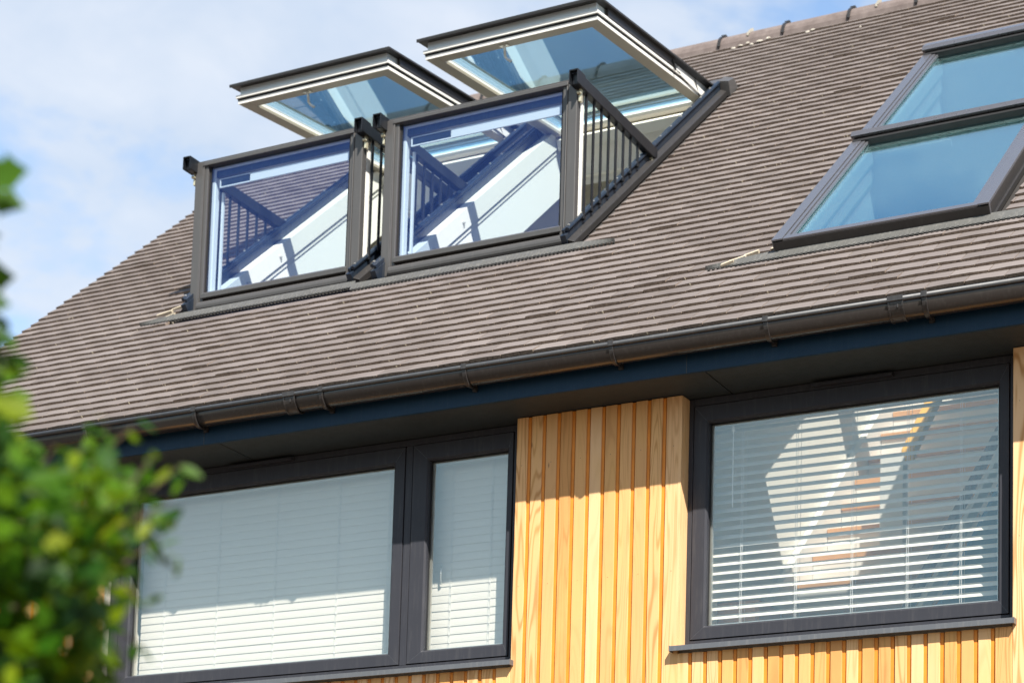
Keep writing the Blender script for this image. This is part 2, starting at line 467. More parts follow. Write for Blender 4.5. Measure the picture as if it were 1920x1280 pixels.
# droppings and mortar smears below the ridge
sm = MB(RF)
def blob(x, s, n, w_, h_, ang):
    pts = []
    for q in range(9):
        t = 2 * math.pi * q / 9; rr = random.uniform(.65, 1.1)
        a, b = math.cos(t) * w_ * rr, math.sin(t) * h_ * rr
        pts.append((x + a * math.cos(ang) - b * math.sin(ang), s + a * math.sin(ang) + b * math.cos(ang), n))
    top = [(x + (p[0] - x) * .6, s + (p[1] - s) * .6, n + .004) for p in pts]
    sm = MB(RF)
    sm.mesh(pts + top, [(q, (q + 1) % 9, 9 + (q + 1) % 9, 9 + q) for q in range(9)] + [tuple(range(9, 18))])
    sm.build('mortar_smear', M['dropping'], roof)
for (x, s_, w_, h_, a_) in [(-.50, 5.36, .016, .03, .8), (-.46, 5.40, .012, .025, .8), (-.42, 5.43, .015, .02, .8), (-.37, 5.36, .012, .03, .6),
                            (-.33, 5.41, .02, .03, .9), (-.28, 5.44, .018, .022, .4), (.02, 5.36, .018, .022, .3), (.045, 5.39, .014, .018, .3),
                            (-.90, 5.33, .010, .015, .3), (.43, 5.16, .008, .016, 0), (-.96, 5.38, .018, .012, .5)]:
    blob(x, s_, .019, w_, h_, a_)
for (x, zz, hh) in ((-.43, .06, .05), (.455, .05, .055)):
    sm2 = MB()
    for q in range(4):
        t = R(28 + 12 * q); rr = .129
        yy = ry - math.cos(t) * rr; z_ = RZC + math.sin(t) * rr * .92
        sm2.box(x + q * .004 - .006, x + q * .004 + .006 - q * .001, yy - .004, yy + .004, z_ - .012, z_ + .012)
    sm2.build('bird_dropping', M['dropping'], roof)

# gable verge trim
# ------------------------------------------------------------------ eaves: fascia, soffit, gutter
e = -.25
m_ = MB(); m_.box(XL - .05, XR + .05, e, e + .018, ZS, 1.372); m_.build('fascia', M['fascia'], house, .002)
joints = [XL - .05, -1.570, 1.068, XR + .05]
for a, b in zip(joints, joints[1:]):
    m_ = MB(); m_.box(a + .003, b - .003, e + .019, .16, ZS + .001, ZS + .012)
    m_.build('soffit_board', M['soffit'], house, .0008)
m_ = MB(); m_.box(XL, XR, e + .02, .028, ZS + .014, ZS + .03); m_.build('eaves_void', M['deck'], house)
# fascia cover joints
for x in (-1.655, .985):
    m_ = MB(); m_.box(x - .0012, x + .0012, e - .0015, e - .0002, ZS + .001, 1.37); m_.build('fascia_joint', M['gutter_lip'], house)

GY, GZ, GR = e - .057, 1.318, .056
gut = MB()
prof = []
nseg = 18
for kk in range(nseg + 1):
    t = math.pi + math.pi * kk / nseg
    prof.append((GY + math.cos(t) * GR, GZ - .006 + math.sin(t) * GR * 1.22))
inner = [(GY + (p[0] - GY) * .955, GZ - .006 + (p[1] - GZ + .006) * .965) for p in prof]
gut.prism(prof + inner[::-1], XL - .12, XR + .1)
# rolled lip
lip = [(GY - GR - .001 + math.cos(R(q * 30)) * .0105, GZ - .0005 + math.sin(R(q * 30)) * .0115) for q in range(12)]
gut.prism(lip, XL - .12, XR + .1, 1)
gut = gut.build('gutter', [M['gutter'], M['lip']], house, smooth=False)
for p in gut.data.polygons:
    if len(p.vertices) == 4: p.use_smooth = True
def arcband(mb, x0, x1, r0, r1, a0=178, a1=352, n=16, zc=-.006):
    o = []; i_ = []
    for kk in range(n + 1):
        t = R(a0 + (a1 - a0) * kk / n)
        o.append((GY + math.cos(t) * r1, GZ + zc + math.sin(t) * r1 * 1.2))
        i_.append((GY + math.cos(t) * r0, GZ + zc + math.sin(t) * r0 * 1.2))
    mb.prism(o + i_[::-1], x0, x1)
brx = [-3.10, -2.33, -1.64, -.886, -.092, .664, 1.404, 2.11, 2.87, 3.5]
for x in brx:
    b = MB()
    arcband(b, x - .011, x + .011, .0575, .0615)
    b.box(x - .0125, x + .0125, GY - GR - .0135, GY - GR + .012, GZ - .012, GZ + .0130)
    b.box(x - .011, x + .011, e - .014, e - .0005, GZ - .085, GZ - .02)
    arcband(b, x + .0085, x + .0115, .060, .067, 200, 350)
    b.build('gutter_bracket', M['gutter_lip'], gut, .0008)
for x in (-1.07, 1.985):
    b = MB()
    arcband(b, x - .030, x + .030, .0572, .0600)
    arcband(b, x - .034, x - .026, .0590, .0625)
    arcband(b, x + .026, x + .034, .0590, .0625)
    b.box(x - .034, x + .034, GY - GR - .0130, GY - GR + .010, GZ - .010, GZ + .0125)
    b.box(x + .008, x + .014, GY - GR - .0085, GY - GR, GZ - .040, GZ - .024)
    b.build('gutter_union', M['gutter_lip'], gut, .0008)
b = MB(RF); b.box(XL, XR, -.02, .04, -.011, -.004); b.build('eaves_felt', M['deck'], roof)
# grit lying in the eaves course
gr = MB()
for i in range(130):
    x = random.uniform(-3.6, 3.2); r = random.uniform(.002, .006)
    yy = e - random.uniform(.050, .085); zz = GZ - .012
    gr.box(x, x + r * 2, yy, yy + r, zz - .004, zz + r)
tag(gr.build('gutter_grit', M['mortar'], gut), kind='stuff')

# ------------------------------------------------------------------ cladding boards
cl = MB()
P_ = .0778
def board_run(x0, x1, z0, z1, pitch=P_, yf=0.0, first_edge=True):
    n = max(1, round((x1 - x0) / pitch)); p = (x1 - x0) / n
    for i in range(n):
        a = x0 + i * p; b = a + p
        last = (i == n - 1)
        rn = random.random(); j = random.uniform(-.0010, .0010); wv = random.uniform(-.0008, .0008)
        g = .0185 if not last else .0
        c = .0018
        xb = b - g
        # face with eased edges
        cl.prism([(a + .0008, .0285), (a + .0008, yf + c + j), (a + .0008 + c, yf + j), (xb - c, yf + j + wv), (xb, yf + c + j), (xb, .0285)],
                 z0, z1, 0, rn, 'z')
        if i % 2 == 0:
            for zz in (z1 - .235, z1 - .82):
                if zz > z0 + .02: cl.box((a + xb) / 2 - .0014, (a + xb) / 2 + .0014, yf + j - .0004, yf + j + .003, zz, zz + .003, 2, .5)
        if not last:
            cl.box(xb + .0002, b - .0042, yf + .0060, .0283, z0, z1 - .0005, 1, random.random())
board_run(0.0, .856, GROUND, ZS - .004)
board_run(2.385, XR, GROUND, ZS - .004)
board_run(-2.47 - 1.52, -2.47, GROUND, ZS - .004)
board_run(-2.47, 0.0, GROUND, -.036)
board_run(.856, 2.385, GROUND, -.036, .0735)
# returns of the openings
rn = .31
cl.box(.840, .8575, .0288, .084, .002, ZS - .004, 0, .83)
cl.box(.8420, .8568, .0, .0287, -.0, ZS - .006, 0, .83)
cl.box(-.0, .014, .0288, .084, .002, ZS - .004, 0, .37)
cl.box(2.386, 2.402, .0288, .084, .002, ZS - .004, 0, .57)
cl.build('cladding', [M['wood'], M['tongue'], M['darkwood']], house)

# ------------------------------------------------------------------ casement windows
def ring(mb, x0, x1, z0, z1, wl, wr, wb, wt, ya, yb, mi=0, chamf=0.0):
    """mitred rectangular frame in the facade plane"""
    o = [(x0, z0), (x1, z0), (x1, z1), (x0, z1)]
    i = [(x0 + wl, z0 + wb), (x1 - wr, z0 + wb), (x1 - wr, z1 - wt), (x0 + wl, z1 - wt)]
    ic = [(x0 + wl - chamf, z0 + wb - chamf), (x1 - wr + chamf, z0 + wb - chamf), (x1 - wr + chamf, z1 - wt + chamf), (x0 + wl - chamf, z1 - wt + chamf)]
    pts = [(a, ya, b) for a, b in o] + [(a, ya, b) for a, b in ic] + [(a, ya + chamf, b) for a, b in i] + [(a, yb, b) for a, b in i] + [(a, yb, b) for a, b in o]
    fs = []
    for k in range(4):
        q = (k + 1) % 4
        fs += [(k, q, 4 + q, 4 + k), (8 + k, 8 + q, 12 + q, 12 + k), (12 + k, 12 + q, 16 + q, 16 + k), (16 + k, 16 + q, q, k)]
        fs += [(4 + k, 4 + q, 8 + q, 8 + k)]
    mb.mesh(pts, fs, mi)
def casement(win, x0, x1, z0, z1, gx0, gx1, gz0, gz1, y, opens):
    """sash with pane between outer edge and glass edge"""
    f = MB(); ring(f, x0 + .0025, x1 - .0025, z0 + .0025, z1 - .0025, gx0 - x0 - .0025, x1 - gx1 - .0025, gz0 - z0 - .0025, z1 - gz1 - .0025, y - .004, y + .055, 0, .009)
    sash = f.build('sash', M['anthracite'], win, .0015)
    for (ax, az, bx, bz) in ((x0 + .004, z0 + .004, gx0 - .010, gz0 - .010), (x1 - .004, z0 + .004, gx1 + .010, gz0 - .010), (x0 + .004, z1 - .004, gx0 - .010, gz1 + .010), (x1 - .004, z1 - .004, gx1 + .010, gz1 + .010)):
        mt = MB(); mt.tube((ax, y - .0040, az), (bx, y - .0040, bz), .0005, 4); mt.build('mitre_weld', M['sill'], win)
    b = MB(); ring(b, gx0 - .0005, gx1 + .0005, gz0 - .0005, gz1 + .0005, .004, .004, .004, .004, y + .026, y + .034)
    b.build('glazing_seal', M['seal'], win)
    g = MB(); g.box(gx0, gx1, y + .036, y + .040, gz0, gz1); g.build('pane', M['glass'], win)
    sp = MB(); ring(sp, gx0 + .0005, gx1 - .0005, gz0 + .0005, gz1 - .0005, .011, .011, .011, .011, y + .0405, y + .054)
    sp.build('spacer_bar', M['bare'], win)
for (x0, x1), lab in ((LW, 'wide dark grey window of two panes, blinds closed'), (RW, 'single dark grey window with the blind slats open')):
    win = empty('casement_window', (0, 0, 0), house, lab)
    f = MB()
    y = D
    z0, z1 = .0, ZS - .003
    if x0 < 0:
        zt = 1.139
        f.box(x0, x0 + .060, y, y + .07, z0, z1); f.box(-.055, x1, y, y + .07, z0, z1)
        f.box(x0 + .0602, -.0552, y, y + .07, z0, .036); f.box(x0 + .0602, -.0552, y, y + .07, zt, z1)
        f.box(-.662, -.624, y, y + .07, .0362, zt - .0002)
        cas = [(-2.407, -.664, -2.334, -.731), (-.622, -.057, -.531, -.092)]
    else:
        zt = 1.137
        f.box(x0, x0 + .022, y, y + .07, z0, z1); f.box(2.353, x1, y, y + .07, z0, z1)
        f.box(x0 + .0222, 2.3528, y, y + .07, z0, .036); f.box(x0 + .0222, 2.3528, y, y + .07, zt, z1)
        cas = [(.882, 2.351, .956, 2.300)]
    f.build('window_frame', M['anthracite'], win, .0015)
    k_ = MB()
    for c in cas:
        k_.box(c[0] - .004, c[1] + .004, y + .045, y + .052, .034, zt + .004)
    for c in cas: casement(win, c[0], c[1], .038, zt - .001, c[2], c[3], .102, 1.052, y, True)
    # dark rebate behind the gap lines
    rb = MB()
    for c in cas: ring(rb, c[0] - .003, c[1] + .003, .035, zt + .002, .02, .02, .02, .02, y + .056, y + .062)
    rb.build('rebate', M['seal'], win)
    # trickle vent on the head
    v = MB()
    vx = (-1.72, -1.33) if x0 < 0 else (1.459, 1.835)
    v.prism([(y - .030, 1.147), (y - .030, 1.159), (y - .0005, 1.166), (y - .0005, 1.146)], vx[0], vx[1])
    v.prism([(y - .0335, 1.144), (y - .0305, 1.147), (y - .0305, 1.153), (y - .0335, 1.152)], vx[0] + .005, vx[1] - .005)
    v.build('trickle_vent', M['anthracite'], win, .001)
    # aluminium sill with drip
    s_ = MB()
    a, b = (x0 - .02, .016) if x0 < 0 else (.831, 2.402)
    s_.prism([(-.036, -.030), (-.036, -.006), (.079, .0005), (.079, -.004), (-.030, -.011), (-.030, -.030)], a, b)
    s_.box(a - .001, a + .003, -.0375, .031, -.031, -.004)
    s_.box(b - .003, b + .001, -.0375, .031, -.031, -.004)
    s_.build('sill', M['sill'], win, .0012)
    # inner reveal
    r_ = MB()
    r_.box(x0 + .02, x1 - .02, .151, .33, -.03, .03); r_.box(x0 + .02, x1 - .02, .151, .33, 1.10, 1.16)
    r_.box(x0 - .01, x0 + .05, .151, .33, .0302, 1.0998); r_.box(x1 - .05, x1 + .01, .151, .33, .0302, 1.0998)
    r_.build('inner_reveal', M['plaster'], win)
# pull handle on the small pane
hd = MB()
hp = [(-.505, .190, .545), (-.498, .176, .530), (-.496, .172, .500), (-.500, .178, .468), (-.506, .192, .455)]
for a, b in zip(hp, hp[1:]): hd.tube(a, b, .004, 8)
hd.build('window_handle', M['bare'], win.parent.children[0] if False else house)

# ------------------------------------------------------------------ venetian blinds (hang inside the windows)
def blind(x0, x1, z0, z1, y, pitch, width, tilt, cords, label, wand=None):
    root = empty('venetian_blind', ((x0 + x1) / 2, y, z1))
    tag(root, label, 'blind', 'venetian blinds in the casement windows')
    ox, oy, oz = root.location
    fr = lambda a, b, c: (a - ox, b - oy, c - oz)
    sl = MB(fr)
    z = z1 - .045; k = 0
    ct, st = math.cos(tilt), math.sin(tilt)
    while z > z0 + .01:
        jt = random.uniform(-.02, .02); dz = random.uniform(-.0006, .0006)
        ct, st = math.cos(tilt + jt), math.sin(tilt + jt)
        prof = []
        n = 6
        for q in range(n + 1):
            u = (q / n - .5) * width; cam_ = (1 - (2 * q / n - 1) ** 2) * (.0030 if tilt < 1 else .0012)
            prof.append((u, cam_))
        prof += [(u, c - .0007) for u, c in prof[::-1]]
        # outer edge (toward -y) tilts down
        pr = [(y + u * ct - c * st, z + dz + u * st + c * ct) for u, c in prof]
        xj = random.uniform(-.0012, .0012)
        sl.prism(pr, x0 + xj, x1 + xj)
        z -= pitch; k += 1
    sl.build('slats', M['slat'], root)
    hr = MB(fr); hr.box(x0 - .002, x1 + .002, y - .024, y + .024, z1 - .022, z1 + .016); hr.build('headrail', M['slat'], root, .002)
    br = MB(fr); br.box(x0, x1, y - .02, y + .02, z0 - .008, z0 + .006); br.build('bottom_rail', M['slat'], root, .002)
    yo = width * .5 * abs(math.cos(tilt)) + .0035
    for cx in cords:
        c = MB(fr)
        for dx in (-.004, .004):
            c.tube((cx + dx, y - yo, z1 - .02), (cx + dx, y - yo, z0), .0009, 5)
        c.tube((cx + .002, y + yo, z1 - .02), (cx + .002, y + yo, z0), .0009, 5)
        z = z1 - .045
        while z > z0 + .01:      # ladder knots
            c.box(cx - .0035, cx + .0025, y - yo - .0015, y - yo + .001, z - width * .5 * math.sin(tilt) - .002, z - width * .5 * math.sin(tilt) + .002)
            z -= pitch
        c.build('ladder_cord', M['cord'], root)
    if wand:
        c = MB(fr); c.tube((wand, y - .045, z1 - .03), (wand, y - .042, z1 - .42), .0025, 6)
        c.box(wand - .006, wand + .006, y - .05, y - .038, z1 - .06, z1 - .02)
        c.build('tilt_wand', M['cord'], root)
BY = .205
blind(-2.355, -.700, .055, 1.08, BY, .0405, .050, R(84.5), [-2.20, -1.86, -1.50, -1.12, -.82], 'wide white blind with closed slats behind the large left pane')
blind(-.585, -.075, .055, 1.08, BY, .0405, .050, R(84.5), [-.455, -.235], 'narrow white blind with closed slats behind the small pane beside the cedar boards')
blind(.925, 2.335, .055, 1.085, BY, .0415, .050, R(37), [1.085, 1.35, 1.615, 1.87, 2.11, 2.29], 'white blind with open slats showing a staircase behind it', wand=1.045)

# ------------------------------------------------------------------ staircase seen through the right window
st_ = empty('staircase', (0, 0, 0), house)
# measured run: treads climb along +y next to the partition
ty, tz = 1.05, .32
rise, run = .193, .214
for i in range(-3, 11):
    a = MB(); yy = 1.99 + (i - 3) * run; zz = 1.16 + (i - 3) * rise
    a.box(.925, 1.74, yy - .025, yy + .235, zz - .018, zz + .018)
    a.build('tread', M['tread'], st_, .004)
    a = MB(); a.box(.925, 1.74, yy + .205, yy + .222, zz + .0182, zz + rise - .0185)
    a.build('riser', M['white'], st_)
def incl(mb, x0, x1, y0, z0, y1, z1, h):
    mb.hexa([(x0, y0, z0 - h / 2), (x1, y0, z0 - h / 2), (x1, y1, z1 - h / 2), (x0, y1, z1 - h / 2),
             (x0, y0, z0 + h / 2), (x1, y0, z0 + h / 2), (x1, y1, z1 + h / 2), (x0, y1, z1 + h / 2)])
a = MB(); incl(a, .882, .922, .35, -.30, 3.85, -.30 + 3.5 * rise / run, .30); a.build('stringer', M['white'], st_, .003)
a = MB(); a.box(1.270, 1.395, 1.58, 1.66, -1.0, 1.29); a.build('newel_post', M['white'], st_, .004)
a = MB(); incl(a, 1.375, 1.445, 1.60, 1.28, 2.75, 1.28 + 1.15 * .98, .075); a.build('handrail', M['rail'], st_, .006)
a = MB(); incl(a, 1.735, 1.775, .34, .045, 2.9, .045 + 2.56 * .842, .060); a.build('handrail', M['darkwood'], st_, .006, label='dark sloping handrail')
a = MB(); incl(a, 1.80, 1.825, .33, .0, 2.9, .0 + 2.57 * .842, .09); a.build('stringer', M['white'], st_, .003)
a = MB()
a.mesh([(1.84, .33, -1), (1.84, 2.9, -1), (1.84, 2.9, 2.10), (1.84, .33, -.06), (1.86, .33, -1), (1.86, 2.9, -1), (1.86, 2.9, 2.10), (1.86, .33, -.06)], [(0, 1, 2, 3), (4, 5, 6, 7), (0, 1, 5, 4), (1, 2, 6, 5), (2, 3, 7, 6), (3, 0, 4, 7)])
a.build('stair_shade_panel', M['blueshade'], st_, label='added panel coloured as the blue shade under the dark handrail')  # added panel, its blue stands in for shade in the stairwell

cb_ = empty('cupboard', (.985, .50, -1.0))
tag(cb_, 'brown wooden cupboard inside, low behind the left end of the open blind', 'cupboard')
a = MB(); a.box(-.10, .12, -.14, .14, .0, 1.275); a.build('carcass', M['brown'], cb_, .004)
a = MB(); a.box(-.105, .13, -.15, .15, 1.276, 1.292); a.build('cupboard_top', M['lining'], cb_, .002)
a = MB(); a.box(-.09, .11, -.156, -.141, .60, 1.262); a.build('cupboard_door', M['brown'], cb_, .003)

# ------------------------------------------------------------------ ceilings under the slope with openings
w = MB(RF)
panel(w, (XL + .12, XR - .12), (.60, 5.2), holes, lambda mb, a, b, s0, s1: mb.box(a, b, s0, s1, -.34, -.30))
w.build('sloping_ceiling', M['plaster'], house)

# ------------------------------------------------------------------ open roof balcony windows
def pleat_apron(mb, mc, x0, x1, s_full, s_bot, n0=.020, tip0=None, tip1=None):
    """flashing skirt laid over the tiles with a comb along its lower edge"""
    step = .0115; x = x0; i = 0
    while x < x1:
        b = min(x + step, x1)
        h = .0025 if i % 2 else 0
        k_ = 1.0
        if tip0: k_ = min(1.0, .04 + (x - x0) / tip0)
        if tip1: k_ = min(k_, .04 + (x1 - x) / tip1)
        s_top = s_bot + (s_full - s_bot) * k_
        # rises towards the window, ends taper down to the tiles
        mb.hexa([(x, s_bot, n0), (b, s_bot, n0), (b, s_top, n0 + .016), (x, s_top, n0 + .016),
                 (x, s_bot, n0 + .0035 + h), (b, s_bot, n0 + .0035 + h), (b, s_top, n0 + .020), (x, s_top, n0 + .020)])
        if i % 2: mc.box(x + .001, b, s_bot - .013, s_bot - .0005, n0 - .006, n0 + .004)
        x = b; i += 1
def balcony(c, label):
    cx, h, s0, s1 = c['cx'], c['h'], c['s0'], c['s1']
    root = empty('balcony_window', (0, 0, 0), house, label)
    X = lambda u: cx + u
    yf = .906; zb = 2.425; ztp = 3.325
    # --- outer frame and flashings on the slope
    f = MB(RF)
    for sg in (-1, 1):
        a, b = sorted((sg * (h + .005), sg * (h + .040)))
        f.hexa([(X(a), s0 + .055, -.002), (X(b), s0 + .055, -.002), (X(b), s1 + .04, -.002), (X(a), s1 + .04, -.002),
                (X(a), s0 + .055, .030 if sg < 0 else .046), (X(b), s0 + .055, .046 if sg < 0 else .030), (X(b), s1 + .04, .046 if sg < 0 else .030), (X(a), s1 + .04, .030 if sg < 0 else .046)])
    f.box(X(-h - .055), X(h + .055), s1 + .041, s1 + .10, -.002, .055)
    f.build('side_flashing', M['taupe_dark'], root, .002, split=cx)
    f = MB(RF)
    for sg in (-1, 1):
        a, b = sorted((sg * (h - .030), sg * (h + .004)))
        f.box(X(a), X(b), s0 + .05, s1, -.02, .072)
        a, b = sorted((sg * (h - .006), sg * (h + .012)))
        f.tube((X((a + b) / 2), s0 + .09, .088), (X((a + b) / 2), s1 - .02, .088), .012, 8)
        a, b = sorted((sg * (h - .026), sg * (h - .012)))
        f.box(X(a), X(b), s0 + .08, s1 - .02, .0725, .092)
    f.box(X(-h + .0305), X(h - .0305), s1 - .06, s1, -.02, .060)
    f.build('slope_frame', M['navy'], root, .0015, split=cx)
    f = MB(RF)
    for sg in (-1, 1):
        for q in range(14):
            ss = s0 + .12 + q * (s1 - s0 - .3) / 13
            f.box(X(sg * (h + .002) - .005), X(sg * (h + .002) + .005), ss, ss + .012, .097, .1035)
    f.build('rail_screws', M['bare'], root, split=cx)
    # white inner frame and lining
    f = MB(RF)
    for sg in (-1, 1):
        a, b = sorted((sg * (h - .095), sg * (h - .0305)))
        f.box(X(a), X(b), s0 + .20, s1 - .02, -.075, .030)
        a, b = sorted((sg * (h - .085), sg * (h - .0305)))
        f.box(X(a), X(b), s0 + .20, s1 - .02, -.105, -.0755)
    f.box(X(-h + .096), X(h - .096), s1 - .10, s1 - .02, -.10, .030)
    f.build('inner_frame', M['white'], root, .002, split=cx)
    f = MB(RF)
    for sg in (-1, 1):
        a, b = sorted((sg * (h - .078), sg * (h - .031)))
        f.box(X(a), X(b), s0 + .12, s1 - .02, -.345, -.1055)
    f.hexa([(X(-h + .07), s1 - .08, -.345), (X(h - .07), s1 - .08, -.345), (X(h - .07), s1 - .03, -.345), (X(-h + .07), s1 - .03, -.345),
            (X(-h + .07), s1 - .10, -.101), (X(h - .07), s1 - .10, -.101), (X(h - .07), s1 - .02, -.101), (X(-h + .07), s1 - .02, -.101)])
    f.build('lining', M['lining'], root, split=cx)
    # roller blind cassette and vent rail near the head, in the room shade
    f = MB(RF)
    f.box(X(-h + .10), X(h - .10), s1 - .155, s1 - .105, -.09, -.02)
    f.box(X(-h + .10), X(h - .10), s1 - .102, s1 - .090, -.30, -.28)
    f.build('blind_cassette', M['plaster'], root, .003)
    for q, (du, dv) in enumerate(((.04, 0), (.02, .0))):
        pass
    hk = MB(RF)
    for sg in (-1, 1):
        for ss in (s0 + .62, s0 + 1.05):
            u = sg * (h - .0955)
            hk.box(X(u - .004), X(u + .004), ss, ss + .012, -.052, -.022); hk.box(X(u - .009), X(u + .009), ss + .004, ss + .02, -.035, -.027)
    hk.build('striker_plate', M['bare'], root, split=cx)
    # inner floor-side kick board below the opening
    f = MB(); f.box(X(-h + .09), X(h - .09), yf + .060, yf + .10, 1.95, zb + .03); f.build('kick_board', M['lining'], root)
    # hood piece at the upper corners
    f = MB(RF)
    for sg in (-1, 1):
        a, b = sorted((sg * (h + .006), sg * (h + .066)))
        f.hexa([(X(a), s1 - .03, -.0), (X(b), s1 - .03, -.0), (X(b), s1 + .13, -.0), (X(a), s1 + .13, -.0),
                (X(a), s1 - .01, .095), (X(b), s1 - .01, .085), (X(b), s1 + .09, .075), (X(a), s1 + .09, .095)])
    f.box(X(-h), X(h), s1 + .005, s1 + .09, .0555, .085)
    f.build('corner_hood', M['taupe'], root, .002, split=cx)
    # --- vertical lower sash (the balustrade front)
    f = MB()
    pw = .088
    for sg in (-1, 1):
        a, b = sorted((sg * h, sg * (h - pw * .62)))
        f.box(X(a), X(b), yf, yf + .045, zb, ztp)
        a, b = sorted((sg * (h - pw * .62 - .003), sg * (h - pw)))
        f.box(X(a), X(b), yf + .006, yf + .045, zb + .055, ztp - .012)
        a, b = sorted((sg * (h - pw * .62 - .0005), sg * (h - pw * .62 - .0095)))
        f.box(X(a), X(b), yf - .003, yf + .0055, zb + .048, ztp - .010)
    f.build('sash_post', M['taupe'], root, .004, split=cx)
    f = MB()
    f.prism([(yf - .006, ztp - .026), (yf - .006, ztp - .008), (yf + .004, ztp), (yf + .045, ztp + .004), (yf + .045, ztp - .03)], X(-h + pw * .62), X(h - pw * .62))
    f.box(X(-h), X(h), yf + .012, yf + .050, ztp + .0045, ztp + .013)
    f.build('sash_top_rail', M['taupe'], root, .002)
    f = MB()
    pr = []
    for q in range(9):
        t = R(90 + 180 * q / 8)
        pr.append((yf + .012 + math.cos(t) * .030, zb + .022 + math.sin(t) * .034))
    pr += [(yf + .05, zb - .010), (yf + .05, zb + .054)]
    f.prism(pr, X(-h + pw * .62 + .004), X(h - pw * .62 - .004))
    f.prism([(yf - .004, zb + .072), (yf - .006, zb + .098), (yf + .022, zb + .116), (yf + .045, zb + .116), (yf + .045, zb + .070)], X(-h + pw * .9), X(h - pw * .9))
    f.build('sash_bottom_rail', M['taupe'], root, .0015)
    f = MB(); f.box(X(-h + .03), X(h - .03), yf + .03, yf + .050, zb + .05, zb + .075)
    f.box(X(-h + .01), X(h - .01), yf + .010, yf + .055, zb - .055, zb - .011)  # black box put in as the shadow strip under the rail
    for sg in (-1, 1):
        a, b = sorted((sg * (h - pw - .0005), sg * (h - pw - .012)))
        f.box(X(a), X(b), yf + .020, yf + .036, zb + .117, ztp - .031)
    f.build('seal_and_shade_strip', M['seal'], root)
    g = MB(); g.box(X(-h + pw - .002), X(h - pw + .002), yf + .024, yf + .030, zb + .112, ztp - .02); g.build('pane', M['glass_balcony'], root)
    f = MB()
    iw = .062
    ring(f, X(-h + .004), X(h - .004), zb + .06, ztp - .012, .106, .106, .055, .030, yf + .052, yf + .094, 0, .006)
    f.build('inner_sash', M['white'], root, .002)
    f = MB(); f.box(X(-h + .112), X(h - .112), yf + .055, yf + .090, ztp - .082, ztp - .0425); f.build('sash_head_shade', M['navy'], root, .002)  # navy colour stands for shade on the white sash head
    f = MB(); f.box(X(-h + .124), X(-h + .138), yf + .096, yf + .112, zb + .10, ztp - .16); f.build('guide_strip', M['white'], root, .001)
    f = MB()
    f.box(X(-h + .150), X(h - .80), yf + .0525, yf + .056, ztp - .146, ztp - .104)
    f.build('vent_flap', M['navy'], root, .001)
    f = MB()
    ring(f, X(-h + .140), X(h - .795), ztp - .152, ztp - .098, .007, .001, .007, .005, yf + .0505, yf + .058)
    f.build('vent_surround', M['white'], root)
    f = MB()
    f.box(X(h - .7945), X(h - .112), yf + .0505, yf + .060, ztp - .152, ztp - .098)
    f.build('ventilation_bar', M['white'], root, .002)
    # --- side balustrades
    zr_ = 3.305; ye = 1.865
    for sg in (-1, 1):
        u = sg * (h + .012)
        f = MB()
        f.box(X(u - .021), X(u + .021), yf - .045, ye, zr_ - .035, zr_ + .033)
        f.build('handrail', M['black'], root, .004)
        f = MB()
        # open C-shaped end
        f.box(X(u - .026), X(u - .0215), yf - .075, yf + .02, zr_ - .038, zr_ + .038)
        f.box(X(u + .0215), X(u + .026), yf - .075, yf + .02, zr_ - .038, zr_ + .038)
        f.box(X(u - .0213), X(u + .0213), yf - .075, yf - .046, zr_ + .030, zr_ + .038)
        f.build('rail_end', M['black'], root, .0015)
        f = MB()
        f.box(X(u - .006), X(u + .006), yf + .005, yf + .03, zr_ - .105, zr_ - .036)
        f.tube((X(u - .010), yf - .002, zr_ - .060), (X(u + .012), yf - .002, zr_ - .060), .009, 8)
        f.tube((X(u - .012), yf + .03, zb + .055), (X(u + .012), yf + .05, zb + .075), .007, 8)
        f.box(X(u - .010), X(u + .006), yf + .002, yf + .06, zb + .02, zb + .034)
        f.box(X(u - .012), X(u + .010), ye - .05, ye - .02, zr_ - .085, zr_ - .036)
        f.tube((X(u - .02), ye - .02, zr_ - .07), (X(u + .012), ye - .02, zr_ - .07), .009, 8)
        f.build('hinge', M['brass'], root, .001)
        for q in range(8):
            yy = .992 + q * .0925
            zbot = Z0 + (yy - Y0) * ST / CT + .105
            f = MB()
            f.box(X(u - .0055), X(u + .0055), yy - .0075, yy + .0075, zbot, zr_ - .0355)
            f.box(X(u - .008), X(u + .008), yy - .012, yy + .012, zbot - .015, zbot + .004)
            f.build('baluster', M['black'], root, .001)
    # --- open upper sash
    hs = h - .058 + .005; off = .012
    ang = math.atan(.133); ca, sa = math.cos(ang), math.sin(ang)
    yh, zh = 1.205, 3.808
    L_ = 1.66
    # local frame: x, distance from front edge, height above underside
    def SF(x, t, n): return (cx + off + x, yh + t * ca - n * sa, zh + t * sa + n * ca)
    def SFring(mb, u0, u1, t0, t1, wd, wf, wb, n0, n1):
        mb.box(u0, u0 + wd, t0, t1, n0, n1); mb.box(u1 - wd, u1, t0, t1, n0, n1)
        mb.box(u0 + wd + .0002, u1 - wd - .0002, t0, t0 + wf, n0, n1); mb.box(u0 + wd + .0002, u1 - wd - .0002, t1 - wb, t1, n0, n1)
    f = MB(SF)
    SFring(f, -hs + .006, hs - .006, .008, L_, .052, .060, .06, .0205, .046)
    # bright lip under the front
    f.box(-hs - .010, hs + .010, -.012, .007, .032, .050)
    f.box(-hs - .010, -hs + .0055, .0072, L_ - .55, .032, .050); f.box(hs - .0055, hs + .010, .0072, L_ - .55, .032, .050)
    f.build('sash_frame', M['white'], root, .002)
    f = MB(SF); SFring(f, -hs + .010, hs - .010, .010, L_, .048, .057, .06, .0465, .0985); f.build('sash_core', M['cool'], root, .001)
